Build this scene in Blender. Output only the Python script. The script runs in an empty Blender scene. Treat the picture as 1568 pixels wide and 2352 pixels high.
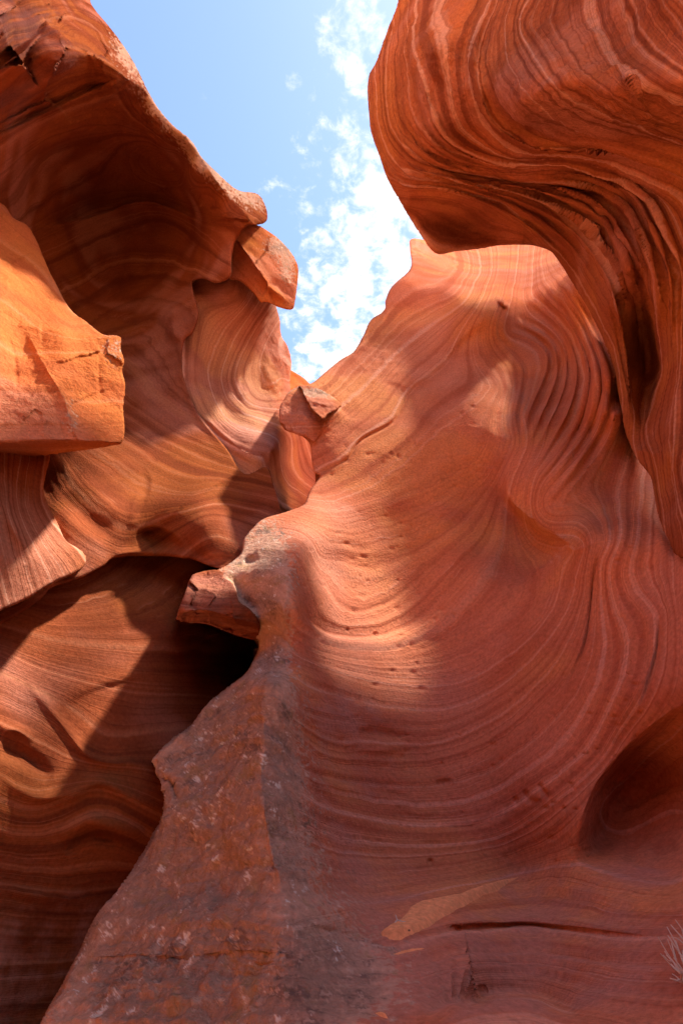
import bpy, math, random
import numpy as np

# ------------------------------------------------------------------ camera, sky, sun, exposure
PITCH = math.radians(26.0)
FPX, CX, CY = 1150.0, 784.0, 1176.0           # focal length and centre in units of a 1568 x 2352 frame
CP, SP = math.cos(PITCH), math.sin(PITCH)
SUN_AZ, SUN_EL = math.radians(76.0), math.radians(66.0)   # azimuth from +Y towards +X
EXPOSURE = 2.68
STEP = 3.0

scene = bpy.context.scene
cam_data = bpy.data.cameras.new("camera")
cam = bpy.data.objects.new("camera", cam_data)
scene.collection.objects.link(cam)
cam.location = (0, 0, 0)
cam.rotation_euler = (math.radians(90) + PITCH, 0, 0)
cam_data.sensor_fit = 'HORIZONTAL'
cam_data.sensor_width = 24.0
cam_data.lens = 24.0 * FPX / 1568.0
cam_data.clip_start = 0.05
cam_data.clip_end = 3000.0
scene.camera = cam

sun_dir = (math.sin(SUN_AZ) * math.cos(SUN_EL), math.cos(SUN_AZ) * math.cos(SUN_EL), math.sin(SUN_EL))
sun_data = bpy.data.lights.new("sun", 'SUN')
sun_data.energy = 3.0
sun_data.angle = math.radians(3.2)
sun_data.color = (1.0, 0.93, 0.82)
sun = bpy.data.objects.new("sun", sun_data)
scene.collection.objects.link(sun)
sun.rotation_euler = (math.pi / 2 - SUN_EL, 0, -SUN_AZ + math.pi)

scene.view_settings.view_transform = 'Standard'
scene.view_settings.look = 'None'
scene.view_settings.gamma = 1.0
scene.view_settings.use_curve_mapping = False
scene.view_settings.exposure = EXPOSURE
scene.cycles.max_bounces = 8
scene.cycles.diffuse_bounces = 3
scene.cycles.use_denoising = True

def make_world():
    w = bpy.data.worlds.new("World")
    scene.world = w
    w.use_nodes = True
    nt = w.node_tree
    N, L = nt.nodes, nt.links
    N.clear()
    out = N.new('ShaderNodeOutputWorld')
    bg = N.new('ShaderNodeBackground')
    sky = N.new('ShaderNodeTexSky')
    sky.sky_type = 'NISHITA'
    sky.sun_disc = False
    sky.sun_elevation = SUN_EL
    sky.sun_rotation = SUN_AZ
    sky.altitude = 1300
    sky.air_density = 1.0
    sky.dust_density = 1.2
    bg.inputs['Strength'].default_value = 0.063
    # clouds: broken altocumulus projected on a plane high above
    tc = N.new('ShaderNodeTexCoord')
    sep = N.new('ShaderNodeSeparateXYZ'); L.new(tc.outputs['Generated'], sep.inputs[0])
    mx = N.new('ShaderNodeMath'); mx.operation = 'MAXIMUM'; L.new(sep.outputs['Z'], mx.inputs[0]); mx.inputs[1].default_value = 0.08
    dx = N.new('ShaderNodeMath'); dx.operation = 'DIVIDE'; L.new(sep.outputs['X'], dx.inputs[0]); L.new(mx.outputs[0], dx.inputs[1])
    dy = N.new('ShaderNodeMath'); dy.operation = 'DIVIDE'; L.new(sep.outputs['Y'], dy.inputs[0]); L.new(mx.outputs[0], dy.inputs[1])
    cmb = N.new('ShaderNodeCombineXYZ'); L.new(dx.outputs[0], cmb.inputs[0]); L.new(dy.outputs[0], cmb.inputs[1])
    n1 = N.new('ShaderNodeTexNoise'); n1.inputs['Scale'].default_value = 4.5; n1.inputs['Detail'].default_value = 2.0
    L.new(cmb.outputs[0], n1.inputs['Vector'])
    n2 = N.new('ShaderNodeTexNoise'); n2.inputs['Scale'].default_value = 19.0; n2.inputs['Detail'].default_value = 9.0
    n2.inputs['Roughness'].default_value = 0.64; n2.inputs['Distortion'].default_value = 0.25
    L.new(cmb.outputs[0], n2.inputs['Vector'])
    # a wide band of cloud drifting across the sky
    band = N.new('ShaderNodeMath'); band.operation = 'MULTIPLY_ADD'
    L.new(dx.outputs[0], band.inputs[0]); band.inputs[1].default_value = 1.2; band.inputs[2].default_value = 0.0
    b2 = N.new('ShaderNodeMath'); b2.operation = 'MULTIPLY_ADD'
    L.new(dy.outputs[0], b2.inputs[0]); b2.inputs[1].default_value = 0.35; L.new(band.outputs[0], b2.inputs[2])
    bandr = N.new('ShaderNodeMapRange'); bandr.inputs['From Min'].default_value = -0.05; bandr.inputs['From Max'].default_value = 0.32
    bandr.inputs['To Min'].default_value = -0.12; bandr.inputs['To Max'].default_value = 0.25; L.new(b2.outputs[0], bandr.inputs[0])
    a1 = N.new('ShaderNodeMath'); a1.operation = 'MULTIPLY_ADD'; L.new(n1.outputs[0], a1.inputs[0]); a1.inputs[1].default_value = 0.5
    L.new(n2.outputs[0], a1.inputs[2])
    a2 = N.new('ShaderNodeMath'); a2.operation = 'ADD'; L.new(a1.outputs[0], a2.inputs[0]); L.new(bandr.outputs[0], a2.inputs[1])
    cr = N.new('ShaderNodeMapRange'); cr.interpolation_type = 'SMOOTHSTEP'
    cr.inputs['From Min'].default_value = 0.79; cr.inputs['From Max'].default_value = 1.12; L.new(a2.outputs[0], cr.inputs[0])
    mix = N.new('ShaderNodeMix'); mix.data_type = 'RGBA'
    L.new(cr.outputs[0], mix.inputs[0]); L.new(sky.outputs[0], mix.inputs[6]); mix.inputs[7].default_value = (3.7, 3.65, 3.6, 1)
    L.new(mix.outputs[2], bg.inputs['Color'])
    L.new(bg.outputs[0], out.inputs[0])
make_world()

# ------------------------------------------------------------------ noise and fields (numpy)
rng = np.random.default_rng(7)
_perm = np.concatenate([rng.permutation(256)] * 3)
_grad = rng.normal(size=(256, 3)); _grad /= np.linalg.norm(_grad, axis=1)[:, None]
def noise3(p):
    i = np.floor(p).astype(np.int64); f = p - i
    i &= 255
    w = f * f * f * (f * (f * 6 - 15) + 10)
    r = 0
    for a in (0, 1):
        wa = w[..., 0] if a else 1 - w[..., 0]
        for b in (0, 1):
            wb = w[..., 1] if b else 1 - w[..., 1]
            for c in (0, 1):
                wc = w[..., 2] if c else 1 - w[..., 2]
                h = _perm[_perm[_perm[(i[..., 0] + a) & 255] + ((i[..., 1] + b) & 255)] + ((i[..., 2] + c) & 255)]
                g = _grad[h]
                r = r + wa * wb * wc * (g[..., 0] * (f[..., 0] - a) + g[..., 1] * (f[..., 1] - b) + g[..., 2] * (f[..., 2] - c))
    return r
def fbm(p, octaves=4, gain=0.5, lac=2.03):
    r, a = 0, 1.0
    for k in range(octaves):
        r = r + a * noise3(p + 17.3 * k); p = p * lac; a *= gain
    return r
_tab = rng.uniform(-1, 1, 4096)
def noise1(x):
    i = np.floor(x).astype(np.int64); f = x - i
    w = f * f * (3 - 2 * f)
    return _tab[i & 4095] * (1 - w) + _tab[(i + 1) & 4095] * w

class TPS:
    """thin plate spline through scattered control values"""
    def __init__(self, pts, smooth=1e-4):
        pts = np.array(pts, float)
        self.c = pts[:, :2] / 500.0
        v = pts[:, 2]
        n = len(v)
        K = self._k(self.c) + smooth * np.eye(n)
        P = np.c_[np.ones(n), self.c]
        A = np.zeros((n + 3, n + 3)); A[:n, :n] = K; A[:n, n:] = P; A[n:, :n] = P.T
        self.w = np.linalg.solve(A, np.r_[v, 0, 0, 0])
    def _k(self, q):
        d2 = ((q[:, None, :] - self.c[None]) ** 2).sum(-1)
        return 0.5 * d2 * np.log(d2 + 1e-12)
    def __call__(self, uv):
        out = np.empty(len(uv))
        q = uv / 500.0
        n = len(self.c)
        for s in range(0, len(q), 20000):
            qq = q[s:s + 20000]
            out[s:s + 20000] = self._k(qq) @ self.w[:n] + self.w[n] + qq @ self.w[n + 1:]
        return out

def smooth_line(pts, per=6, closed=False):
    """Catmull-Rom through points (any number of columns)"""
    P = np.array(pts, float)
    n = len(P)
    if n < 3: per = max(per, 2)
    out = []
    segs = n if closed else n - 1
    for i in range(segs):
        if closed:
            a, b, c, d = P[(i - 1) % n], P[i], P[(i + 1) % n], P[(i + 2) % n]
        else:
            a, b, c, d = P[max(i - 1, 0)], P[i], P[i + 1], P[min(i + 2, n - 1)]
        t = np.linspace(0, 1, per, endpoint=False)[:, None]
        out.append(0.5 * ((2 * b) + (c - a) * t + (2 * a - 5 * b + 4 * c - d) * t * t + (3 * b - a - 3 * c + d) * t ** 3))
    out = np.concatenate(out)
    if not closed: out = np.r_[out, P[-1:]]
    return out

def nearest_on_line(uv, line, closed=False, chunk=20000):
    """distance, side sign, curve parameter 0..1 and segment/fraction for the nearest point of a polyline"""
    A = line[:, :2]
    if closed: B = np.roll(A, -1, axis=0)
    else: A, B = A[:-1], A[1:]
    A = A.astype(np.float32); D = (B - A).astype(np.float32)
    L2 = np.maximum((D ** 2).sum(1), 1e-6)
    n = len(A)
    dist = np.empty(len(uv)); side = np.empty(len(uv)); seg = np.empty(len(uv), int); frac = np.empty(len(uv))
    for s in range(0, len(uv), chunk):
        q = uv[s:s + chunk].astype(np.float32)
        rx = q[:, 0:1] - A[None, :, 0]; ry = q[:, 1:2] - A[None, :, 1]
        t = np.clip((rx * D[:, 0] + ry * D[:, 1]) / L2, 0, 1)
        ex = rx - t * D[:, 0]; ey = ry - t * D[:, 1]
        d2 = ex * ex + ey * ey
        k = d2.argmin(1); r = np.arange(len(q))
        dist[s:s + chunk] = np.sqrt(d2[r, k]); seg[s:s + chunk] = k; frac[s:s + chunk] = t[r, k]
        cr = D[k, 0] * ry[r, k] - D[k, 1] * rx[r, k]
        side[s:s + chunk] = np.where(cr >= 0, 1, -1)
    return dist, side, (seg + frac) / n, seg, frac

def inside_poly(uv, poly):
    x, y = uv[:, 0], uv[:, 1]
    inside = np.zeros(len(uv), bool)
    P = poly[:, :2]; Q = np.roll(P, -1, axis=0)
    for (x1, y1), (x2, y2) in zip(P, Q):
        if y1 == y2: continue
        m = (y1 > y) != (y2 > y)
        inside ^= m & (x < (x2 - x1) * (y - y1) / (y2 - y1) + x1)
    return inside

def place(u, v, Y):
    """a direction of view and a distance along the canyon floor give a point of the place"""
    xn = (u - CX) / FPX; yn = -(v - CY) / FPX
    zc = Y / np.maximum(CP - yn * SP, 0.12)
    return np.stack([zc * xn, zc * (CP - yn * SP), zc * (yn * CP + SP)], -1)

def apply_strokes(uv, Y, strokes):
    for st in strokes:
        kind, pts, width, amp = st[:4]
        reach = st[4] if len(st) > 4 else width * 4
        line = smooth_line(pts, 5)
        lo = line[:, :2].min(0) - reach; hi = line[:, :2].max(0) + reach
        m = np.where((uv[:, 0] > lo[0]) & (uv[:, 0] < hi[0]) & (uv[:, 1] > lo[1]) & (uv[:, 1] < hi[1]))[0]
        if not len(m): continue
        d, sg, t, _, _ = nearest_on_line(uv[m], line)
        ends = np.minimum(t, 1 - t)
        taper = np.clip(ends / (0.5 if kind == 'ridge' else 0.35 if kind == 'step' else 0.22), 0, 1); taper = taper * taper * (3 - 2 * taper)
        if kind == 'ridge': taper = np.sqrt(taper)
        if kind == 'ridge':          # positive amp pushes towards the viewer
            dy = -amp * np.exp(-(d / width) ** 2)
        elif kind == 'step':         # right-hand side (image, walking along the line) moves back, fading out over reach
            sd = d * sg
            dy = np.where(sd > 0, amp * (1 - np.exp(-(sd / width) ** 2)) * np.clip(1 - sd / reach, 0, 1) ** 1.5, 0)
        elif kind == 'crease':       # sharp edged fold towards the viewer
            dy = -amp * np.exp(-d / width)
        elif kind == 'ramp':         # everything on the right side falls back linearly, no end taper
            sd = d * sg
            dy = np.where(sd > 0, amp * np.minimum(sd, reach) / width, 0); taper = 1.0
        Y[m] += dy * taper
    return Y

def gauss(uv, spots, base=0.0):
    r = np.full(len(uv), base, float)
    for s in spots:
        u, v, ru, rv, a = s[:5]
        ang = math.radians(s[5]) if len(s) > 5 else 0
        dx = uv[:, 0] - u; dy = uv[:, 1] - v
        if ang: dx, dy = dx * math.cos(ang) + dy * math.sin(ang), -dx * math.sin(ang) + dy * math.cos(ang)
        r += a * np.exp(-(dx / ru) ** 2 - (dy / rv) ** 2)
    return r

def line_points(lines):
    out = []
    for val, pts in lines:
        P = smooth_line(pts, 3)
        out += [(p[0], p[1], val) for p in P]
    return out

def put_mesh(name, co, faces, mat, attrs=None, smooth=True):
    me = bpy.data.meshes.new(name)
    co = np.ascontiguousarray(co, np.float32); faces = np.ascontiguousarray(faces, np.int32)
    nf, k = faces.shape
    me.vertices.add(len(co)); me.vertices.foreach_set('co', co.ravel())
    me.loops.add(nf * k); me.loops.foreach_set('vertex_index', faces.ravel())
    me.polygons.add(nf)
    me.polygons.foreach_set('loop_start', np.arange(0, nf * k, k, dtype=np.int32))
    me.polygons.foreach_set('loop_total', np.full(nf, k, np.int32))
    if smooth: me.polygons.foreach_set('use_smooth', np.ones(nf, bool))
    me.update(calc_edges=True)
    me.validate()
    for an, av in (attrs or {}).items():
        if av.ndim == 2:
            at = me.attributes.new(an, 'FLOAT_COLOR', 'POINT'); at.data.foreach_set('color', np.ascontiguousarray(av, np.float32).ravel())
        else:
            at = me.attributes.new(an, 'FLOAT', 'POINT'); at.data.foreach_set('value', np.ascontiguousarray(av, np.float32))
    me.materials.append(mat)
    o = bpy.data.objects.new(name, me)
    scene.collection.objects.link(o)
    return o

def tag(o, label=None, cat=None, group=None, kind=None):
    if label: o['label'] = label
    if cat: o['category'] = cat
    if group: o['group'] = group
    if kind: o['kind'] = kind
    return o

FIELDS = {}
def rock(name, outline, depth, strata, strokes=(), mat=None, flute=0.02, flute_spots=(), rough=0.012, rough_spots=(),
         stain=(), lichen=(), back=1.6, step=None, seed=0, edge_noise=2.0, smooth=1e-4, freq=1.0, lump=0.03, facet=None, pits=None, dark_patch=(), back_spots=()):
    g = step or STEP
    poly = smooth_line(outline, 5, closed=True)
    if edge_noise:
        q = np.c_[poly[:, 0] / 60.0, poly[:, 1] / 60.0, np.full(len(poly), seed * 3.1)]
        e = fbm(q, 3) * edge_noise * np.clip(poly[:, 2] / 6, 0, 1)
        tn = np.roll(poly[:, :2], -1, 0) - np.roll(poly[:, :2], 1, 0)
        tn /= np.linalg.norm(tn, axis=1)[:, None] + 1e-9
        poly[:, 0] += -tn[:, 1] * e; poly[:, 1] += tn[:, 0] * e
    M = 6 * g
    lo = poly[:, :2].min(0) - M; hi = poly[:, :2].max(0) + M
    us = np.arange(lo[0], hi[0], g); vs = np.arange(lo[1], hi[1], g)
    nu, nv = len(us), len(vs)
    U, V = np.meshgrid(us, vs)
    uv = np.c_[U.ravel(), V.ravel()]
    ins = inside_poly(uv, poly)
    # boundary distance, exact where it matters
    coarse = 8
    Uc, Vc = np.meshgrid(np.arange(lo[0], hi[0] + g * coarse, g * coarse), np.arange(lo[1], hi[1] + g * coarse, g * coarse))
    dc = nearest_on_line(np.c_[Uc.ravel(), Vc.ravel()], poly, True)[0].reshape(Uc.shape)
    ci = np.minimum((np.arange(nv) + coarse // 2) // coarse, dc.shape[0] - 1); cj = np.minimum((np.arange(nu) + coarse // 2) // coarse, dc.shape[1] - 1)
    dist = dc[np.ix_(ci, cj)].ravel()
    near = np.where(dist < 130)[0]
    W = np.zeros(len(uv)); foot = uv.copy()
    d, _, _, sg, fr = nearest_on_line(uv[near], poly, True)
    dist[near] = d
    nx = np.roll(poly, -1, 0)
    ft = poly[sg] * (1 - fr[:, None]) + nx[sg] * fr[:, None]
    W[near] = ft[:, 2]; foot[near] = ft[:, :2]
    outd = np.where(ins, 0, dist)
    use = ins | (outd < M * 0.95)
    quv = np.where(ins[:, None], uv, foot)
    # depth
    idx = np.where(use)[0]
    q = quv[idx]
    Y = TPS(depth, smooth)(q)
    Y = apply_strokes(q, Y, strokes)
    if facet:                                    # broken rock: flat chips tilted every way
        cell, tilt = facet[:2]
        fr_ = np.random.default_rng(seed + 100)
        n = max(4, int((hi[0] - lo[0]) * (hi[1] - lo[1]) / cell ** 2))
        c = fr_.uniform(lo, hi, (n, 2)); ab = fr_.normal(0, tilt / cell, (n, 2)); h0 = fr_.normal(0, tilt * 0.06, n)
        qw = q + 5 * np.stack([fbm(np.c_[q / 25.0, np.full(len(q), 1.5)], 2), fbm(np.c_[q / 25.0, np.full(len(q), 8.5)], 2)], -1)
        d2 = ((qw[:, None] - c[None]) ** 2).sum(-1); k = d2.argmin(1)
        fm = np.clip(gauss(q, facet[2]), 0, 1) if len(facet) > 2 else 1.0
        Y = Y + ((ab[k] * (qw - c[k])).sum(1) + h0[k]) * fm
    if pits:                                     # small weathered dents
        n, box, rad, amp = pits
        fr_ = np.random.default_rng(seed + 200)
        for _ in range(n):
            pu, pv = fr_.uniform(box[0], box[2]), fr_.uniform(box[1], box[3])
            rr = rad * fr_.uniform(0.6, 1.5); el = fr_.uniform(0.8, 2.0); am = amp * fr_.uniform(0.3, 1.2)
            m = np.where((np.abs(q[:, 0] - pu) < 3 * rr * el) & (np.abs(q[:, 1] - pv) < 3 * rr))[0]
            Y[m] += am * np.exp(-((q[m, 0] - pu) / (rr * el)) ** 2 - ((q[m, 1] - pv) / rr) ** 2)
    Yn = np.full(len(uv), np.nan); Yn[idx] = Y
    Wi = W[idx]; t = np.clip(np.where(ins[idx], dist[idx], 0) / np.maximum(Wi, 0.5), 0, 1)
    px = Yn[idx] / FPX / 0.85
    rnd = Wi * px * 1.25 * (1 - np.sqrt(np.maximum(1 - (1 - t) ** 2, 0)))
    Yn[idx] += np.where(Wi > 0.5, rnd, 0)
    sk = np.where(Wi > 0.5, outd[idx] / M * back * (gauss(q, back_spots, 1.0) if len(back_spots) else 1.0), 0)
    Yn[idx] += sk
    # skirts lean inwards a little as they run back
    P = np.full((len(uv), 3), np.nan)
    P[idx] = place(q[:, 0], q[:, 1], Yn[idx])
    G = P.reshape(nv, nu, 3)
    ok = use.reshape(nv, nu)
    def diff(axis):
        f = np.roll(G, -1, axis) - G; b = G - np.roll(G, 1, axis)
        f = np.where(np.isnan(f), b, f); b = np.where(np.isnan(b), f, b)
        return f + b
    nrm = np.cross(diff(0), diff(1)).reshape(-1, 3)[idx]
    nrm = np.nan_to_num(nrm); nrm /= np.linalg.norm(nrm, axis=1)[:, None] + 1e-12
    pp = P[idx]
    flip = (nrm * pp).sum(1) > 0
    nrm[flip] *= -1
    # strata and relief along the normal
    S = TPS(line_points(strata), 1e-3)(q)
    sp = pp + seed * 11.7
    S = S + 0.10 * fbm(sp * 0.7, 2) + 0.015 * fbm(sp * 4.0, 2)
    fa = np.maximum(gauss(q, flute_spots, flute), 0)
    fa = fa * np.where(Wi > 0.5, np.clip(dist[idx] / 45.0, 0.15, 1), 1)
    mod = np.clip(0.75 + 1.3 * fbm(sp * 0.5 + 5, 2), 0.15, 1.6)
    k = freq
    Sg = np.full(len(uv), np.nan); Sg[idx] = S; Sg = Sg.reshape(nv, nu)
    cell = np.nan_to_num(np.hypot(np.gradient(Sg, axis=0), np.gradient(Sg, axis=1)).ravel()[idx], nan=9.0)
    def fit(f): return np.clip((0.42 - f * k * cell) / 0.22, 0, 1)
    fl = 0.55 * noise1(S * 3.1 * k + seed * 31) + 0.42 * fit(7.3) * noise1(S * 7.3 * k + seed * 57) + 0.30 * fit(15.7) * noise1(S * 15.7 * k + 9) + 0.16 * fit(33.0) * noise1(S * 33.0 * k + 2)
    fl = fl - 0.35 * np.abs(noise1(S * 5.3 * k + 77))
    ra = np.maximum(gauss(q, rough_spots, rough), 0)
    rgh = fbm(sp * 2.3, 3) * 1.0 + 0.5 * fbm(sp * 9.0, 3)
    disp = fa * mod * fl + ra * rgh + lump * fbm(sp * 0.9, 2)
    fade = np.where(sk > 0, 0.4, 1.0)
    pp = pp + nrm * (disp * fade)[:, None]
    gp = np.full((nv * nu, 3), np.nan); gp[idx] = pp
    FIELDS[name] = (lo, g, gp.reshape(nv, nu, 3))
    # faces
    a = np.arange(nv * nu).reshape(nv, nu)
    c00, c01, c11, c10 = a[:-1, :-1], a[:-1, 1:], a[1:, 1:], a[1:, :-1]
    fok = ok[:-1, :-1] & ok[:-1, 1:] & ok[1:, 1:] & ok[1:, :-1]
    I = ins.reshape(nv, nu)
    rim = (Wi_grid(W, nv, nu) > 0.5)
    anyin = I[:-1, :-1] | I[:-1, 1:] | I[1:, 1:] | I[1:, :-1] | rim[:-1, :-1]
    fok &= anyin
    F = np.stack([c00[fok], c10[fok], c11[fok], c01[fok]], 1)
    remap = np.full(nv * nu, -1); remap[idx] = np.arange(len(idx))
    F = remap[F]
    used = np.zeros(len(idx), bool); used[F.ravel()] = True
    r2 = np.cumsum(used) - 1
    wob = fbm(sp * 5.0, 3)
    attrs = {'strata': (S + 0.035 * wob)[used]}
    attrs['mottle'] = (0.5 + 0.45 * fbm(sp * 0.55 + 3, 4, 0.6))[used]
    attrs['broken'] = (np.clip(0.5 + 0.9 * fbm(sp * np.array([1.1, 1.1, 2.0]) + 31, 3), 0, 1) * np.clip(1 - ra / 0.05, 0, 1))[used]
    attrs['hue'] = (0.5 + 0.8 * fbm(sp * np.array([0.42, 0.42, 0.7]) + 71, 3, 0.55))[used]
    attrs['grit'] = np.clip(ra / 0.06, 0, 1)[used]
    attrs['crust'] = crust(sp, q, S, stain, lichen, dark_patch)[used]
    return put_mesh(name, pp[used], r2[F], mat, attrs)
def sstep(x, a, b):
    t = np.clip((x - a) / (b - a), 0, 1); return t * t * (3 - 2 * t)
def crust(p, q, S, stain, lichen, dark_patch=()):
    """colour and cover of stains, dark patches and lichen on the rock"""
    c = np.zeros((len(p), 4)); c[:, :3] = (0.3, 0.14, 0.08)
    def over(col, a):
        k = c[:, 3] + a * (1 - c[:, 3])
        w = (a / np.maximum(k, 1e-6))[:, None]
        c[:, :3] = c[:, :3] * (1 - w) + np.array(col) * w; c[:, 3] = k
    if len(stain):
        st = np.clip(gauss(q, stain), 0, 1)
        v = st + 0.5 * fbm(p * 2.2 + 40, 4, 0.6) + 0.12 * noise1(S * 9)
        over((0.44, 0.205, 0.155), 0.65 * sstep(v, 0.10, 0.6) * sstep(st, 0.03, 0.25))
    if len(dark_patch):
        v = np.clip(gauss(q, dark_patch), 0, 1) + 0.35 * fbm(p * 1.3 + 60, 4, 0.6) + 0.25 * noise1(S * 12)
        over((0.11, 0.045, 0.042), 0.75 * sstep(v, 0.25, 0.8) * sstep(gauss(q, dark_patch), 0.03, 0.25))
    if len(lichen):
        li = np.clip(gauss(q, lichen), 0, 1)
        pl = p * np.array([1.8, 1.8, 3.4])
        n1 = fbm(pl * 1.4 + 3, 6, 0.68); n2 = fbm(pl * 7.0 + 9, 4, 0.72); n3 = fbm(pl * 10.0 + 21, 4, 0.7); n4 = fbm(pl * 1.9 + 33, 5, 0.65); n5 = fbm(pl * 2.6 + 51, 6, 0.75)
        pres = sstep(li + 0.30 * n2 + 0.15 * n3, 0.16, 0.34) * sstep(li, 0.03, 0.14)
        lay = 0.35 * noise1(S * 5.0 + 5) + 0.2 * noise1(S * 13.0)
        over((0.50, 0.305, 0.215), 0.90 * pres)
        over((0.31, 0.195, 0.145), 0.85 * pres * sstep(li + 0.55 * n1 + 0.5 * lay, 0.30, 0.85))
        over((0.155, 0.098, 0.080), 0.75 * pres * sstep(0.6 * n1 + 0.6 * n2 + 0.6 * lay, 0.22, 0.55))
        over((0.33, 0.205, 0.085), 0.45 * pres * sstep(n4 + 0.3 * n2, 0.22, 0.5))
        over((0.50, 0.31, 0.22), 0.55 * pres * sstep(n3 + 0.35 * n5 + 0.25 * lay, 0.26, 0.38))
        over((0.60, 0.42, 0.32), 0.55 * pres * sstep(n2 + 0.4 * n5, 0.42, 0.50))
        over((0.70, 0.64, 0.56), 0.85 * sstep(li, 0.3, 0.6) * sstep(n5 + 0.4 * n3, 0.60, 0.66))
    return c
def Wi_grid(W, nv, nu): return W.reshape(nv, nu)

# ------------------------------------------------------------------ materials
def sandstone(name, c_mid, c_dark, c_pale, c_stain=(0.23, 0.12, 0.10), sscale=1.0, band=1.0):
    m = bpy.data.materials.new(name); m.use_nodes = True
    nt = m.node_tree; N, L = nt.nodes, nt.links
    N.clear()
    def node(t, **kw):
        n = N.new(t)
        for k, v in kw.items(): setattr(n, k, v)
        return n
    def math_(op, a, b=None, c=None, clamp=False):
        n = node('ShaderNodeMath', operation=op); n.use_clamp = clamp
        for i, x in enumerate((a, b, c)):
            if x is None: continue
            if isinstance(x, (int, float)): n.inputs[i].default_value = x
            else: L.new(x, n.inputs[i])
        return n.outputs[0]
    def ramp(x, a, b, lo=0.0, hi=1.0):
        n = node('ShaderNodeMapRange', interpolation_type='SMOOTHSTEP')
        L.new(x, n.inputs[0]); n.inputs[1].default_value = a; n.inputs[2].default_value = b; n.inputs[3].default_value = lo; n.inputs[4].default_value = hi
        return n.outputs[0]
    def mix(f, a, b):
        n = node('ShaderNodeMix', data_type='RGBA')
        if isinstance(f, float): n.inputs[0].default_value = f
        else: L.new(f, n.inputs[0])
        for i, x in ((6, a), (7, b)):
            if isinstance(x, tuple): n.inputs[i].default_value = (*x, 1)
            else: L.new(x, n.inputs[i])
        return n.outputs[2]
    def attr(n_):
        a = node('ShaderNodeAttribute', attribute_name=n_); return a.outputs['Fac']
    tc = node('ShaderNodeTexCoord').outputs['Object']
    def noise(scale, detail=4.0, rough=0.55, vec=tc, dist=0.0):
        n = node('ShaderNodeTexNoise'); n.inputs['Scale'].default_value = scale; n.inputs['Detail'].default_value = detail
        n.inputs['Roughness'].default_value = rough; n.inputs['Distortion'].default_value = dist; L.new(vec, n.inputs['Vector'])
        return n.outputs[0]
    def noise1d(w, scale, detail=2.0, rough=0.5):
        n = node('ShaderNodeTexNoise', noise_dimensions='1D'); n.inputs['Scale'].default_value = scale; n.inputs['Detail'].default_value = detail
        n.inputs['Roughness'].default_value = rough; L.new(w, n.inputs['W']); return n.outputs[0]
    S = attr('strata'); mottle = attr('mottle'); broken = attr('broken'); grit = attr('grit')
    ca = node('ShaderNodeAttribute', attribute_name='crust')
    b1 = noise1d(S, 2.6 * sscale, 3.0, 0.6)
    b2 = noise1d(S, 13.0 * sscale, 3.0, 0.65)
    b3 = noise1d(S, 60.0 * sscale, 1.0, 0.5)
    fine = noise(26.0, 4.0, 0.68)
    col = mix(ramp(mottle, 0.3, 0.72), c_mid, tuple(0.45 * a + 0.55 * b for a, b in zip(c_mid, c_dark)))
    hue = attr('hue')
    tintp = tuple(0.5 * a + 0.5 * b for a, b in zip(c_mid, (0.50, 0.235, 0.185)))
    tintg = (c_mid[0] * 1.08, c_mid[1] * 1.22, c_mid[2] * 0.9)
    col = mix(math_('MULTIPLY', ramp(hue, 0.52, 0.85), 0.7), col, tintp)
    col = mix(math_('MULTIPLY', ramp(hue, 0.48, 0.2), 0.6), col, tintg)
    col = mix(math_('MULTIPLY', ramp(b1, 0.47, 0.70), 0.55 * band), col, c_dark)
    col = mix(math_('MULTIPLY', ramp(b1, 0.46, 0.28), 0.40 * band), col, c_pale)
    bb = ramp(broken, 0.38, 0.85)
    col = mix(math_('MULTIPLY', math_('MULTIPLY', ramp(b2, 0.52, 0.78), bb), 0.42 * band), col, c_pale)
    col = mix(math_('MULTIPLY', ramp(b2, 0.44, 0.24), 0.35 * band), col, c_dark)
    col = mix(math_('MULTIPLY', math_('MULTIPLY', ramp(b3, 0.50, 0.74), bb), 0.22 * band), col, c_pale)
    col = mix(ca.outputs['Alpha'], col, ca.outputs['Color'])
    hs = node('ShaderNodeHueSaturation'); L.new(col, hs.inputs['Color']); L.new(math_('MULTIPLY_ADD', fine, 1.0, 0.50), hs.inputs['Value'])
    h = math_('MULTIPLY', b2, 0.40)
    h = math_('MULTIPLY_ADD', b3, 0.16, h)
    h = math_('MULTIPLY_ADD', fine, math_('MULTIPLY_ADD', grit, 1.8, 0.45), h)
    bump = node('ShaderNodeBump'); bump.inputs['Strength'].default_value = 0.8; bump.inputs['Distance'].default_value = 0.03
    L.new(h, bump.inputs['Height'])
    bs = node('ShaderNodeBsdfDiffuse'); bs.inputs['Roughness'].default_value = 0.6
    L.new(hs.outputs[0], bs.inputs['Color']); L.new(bump.outputs[0], bs.inputs['Normal'])
    out = node('ShaderNodeOutputMaterial'); L.new(bs.outputs[0], out.inputs[0])
    return m

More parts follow.
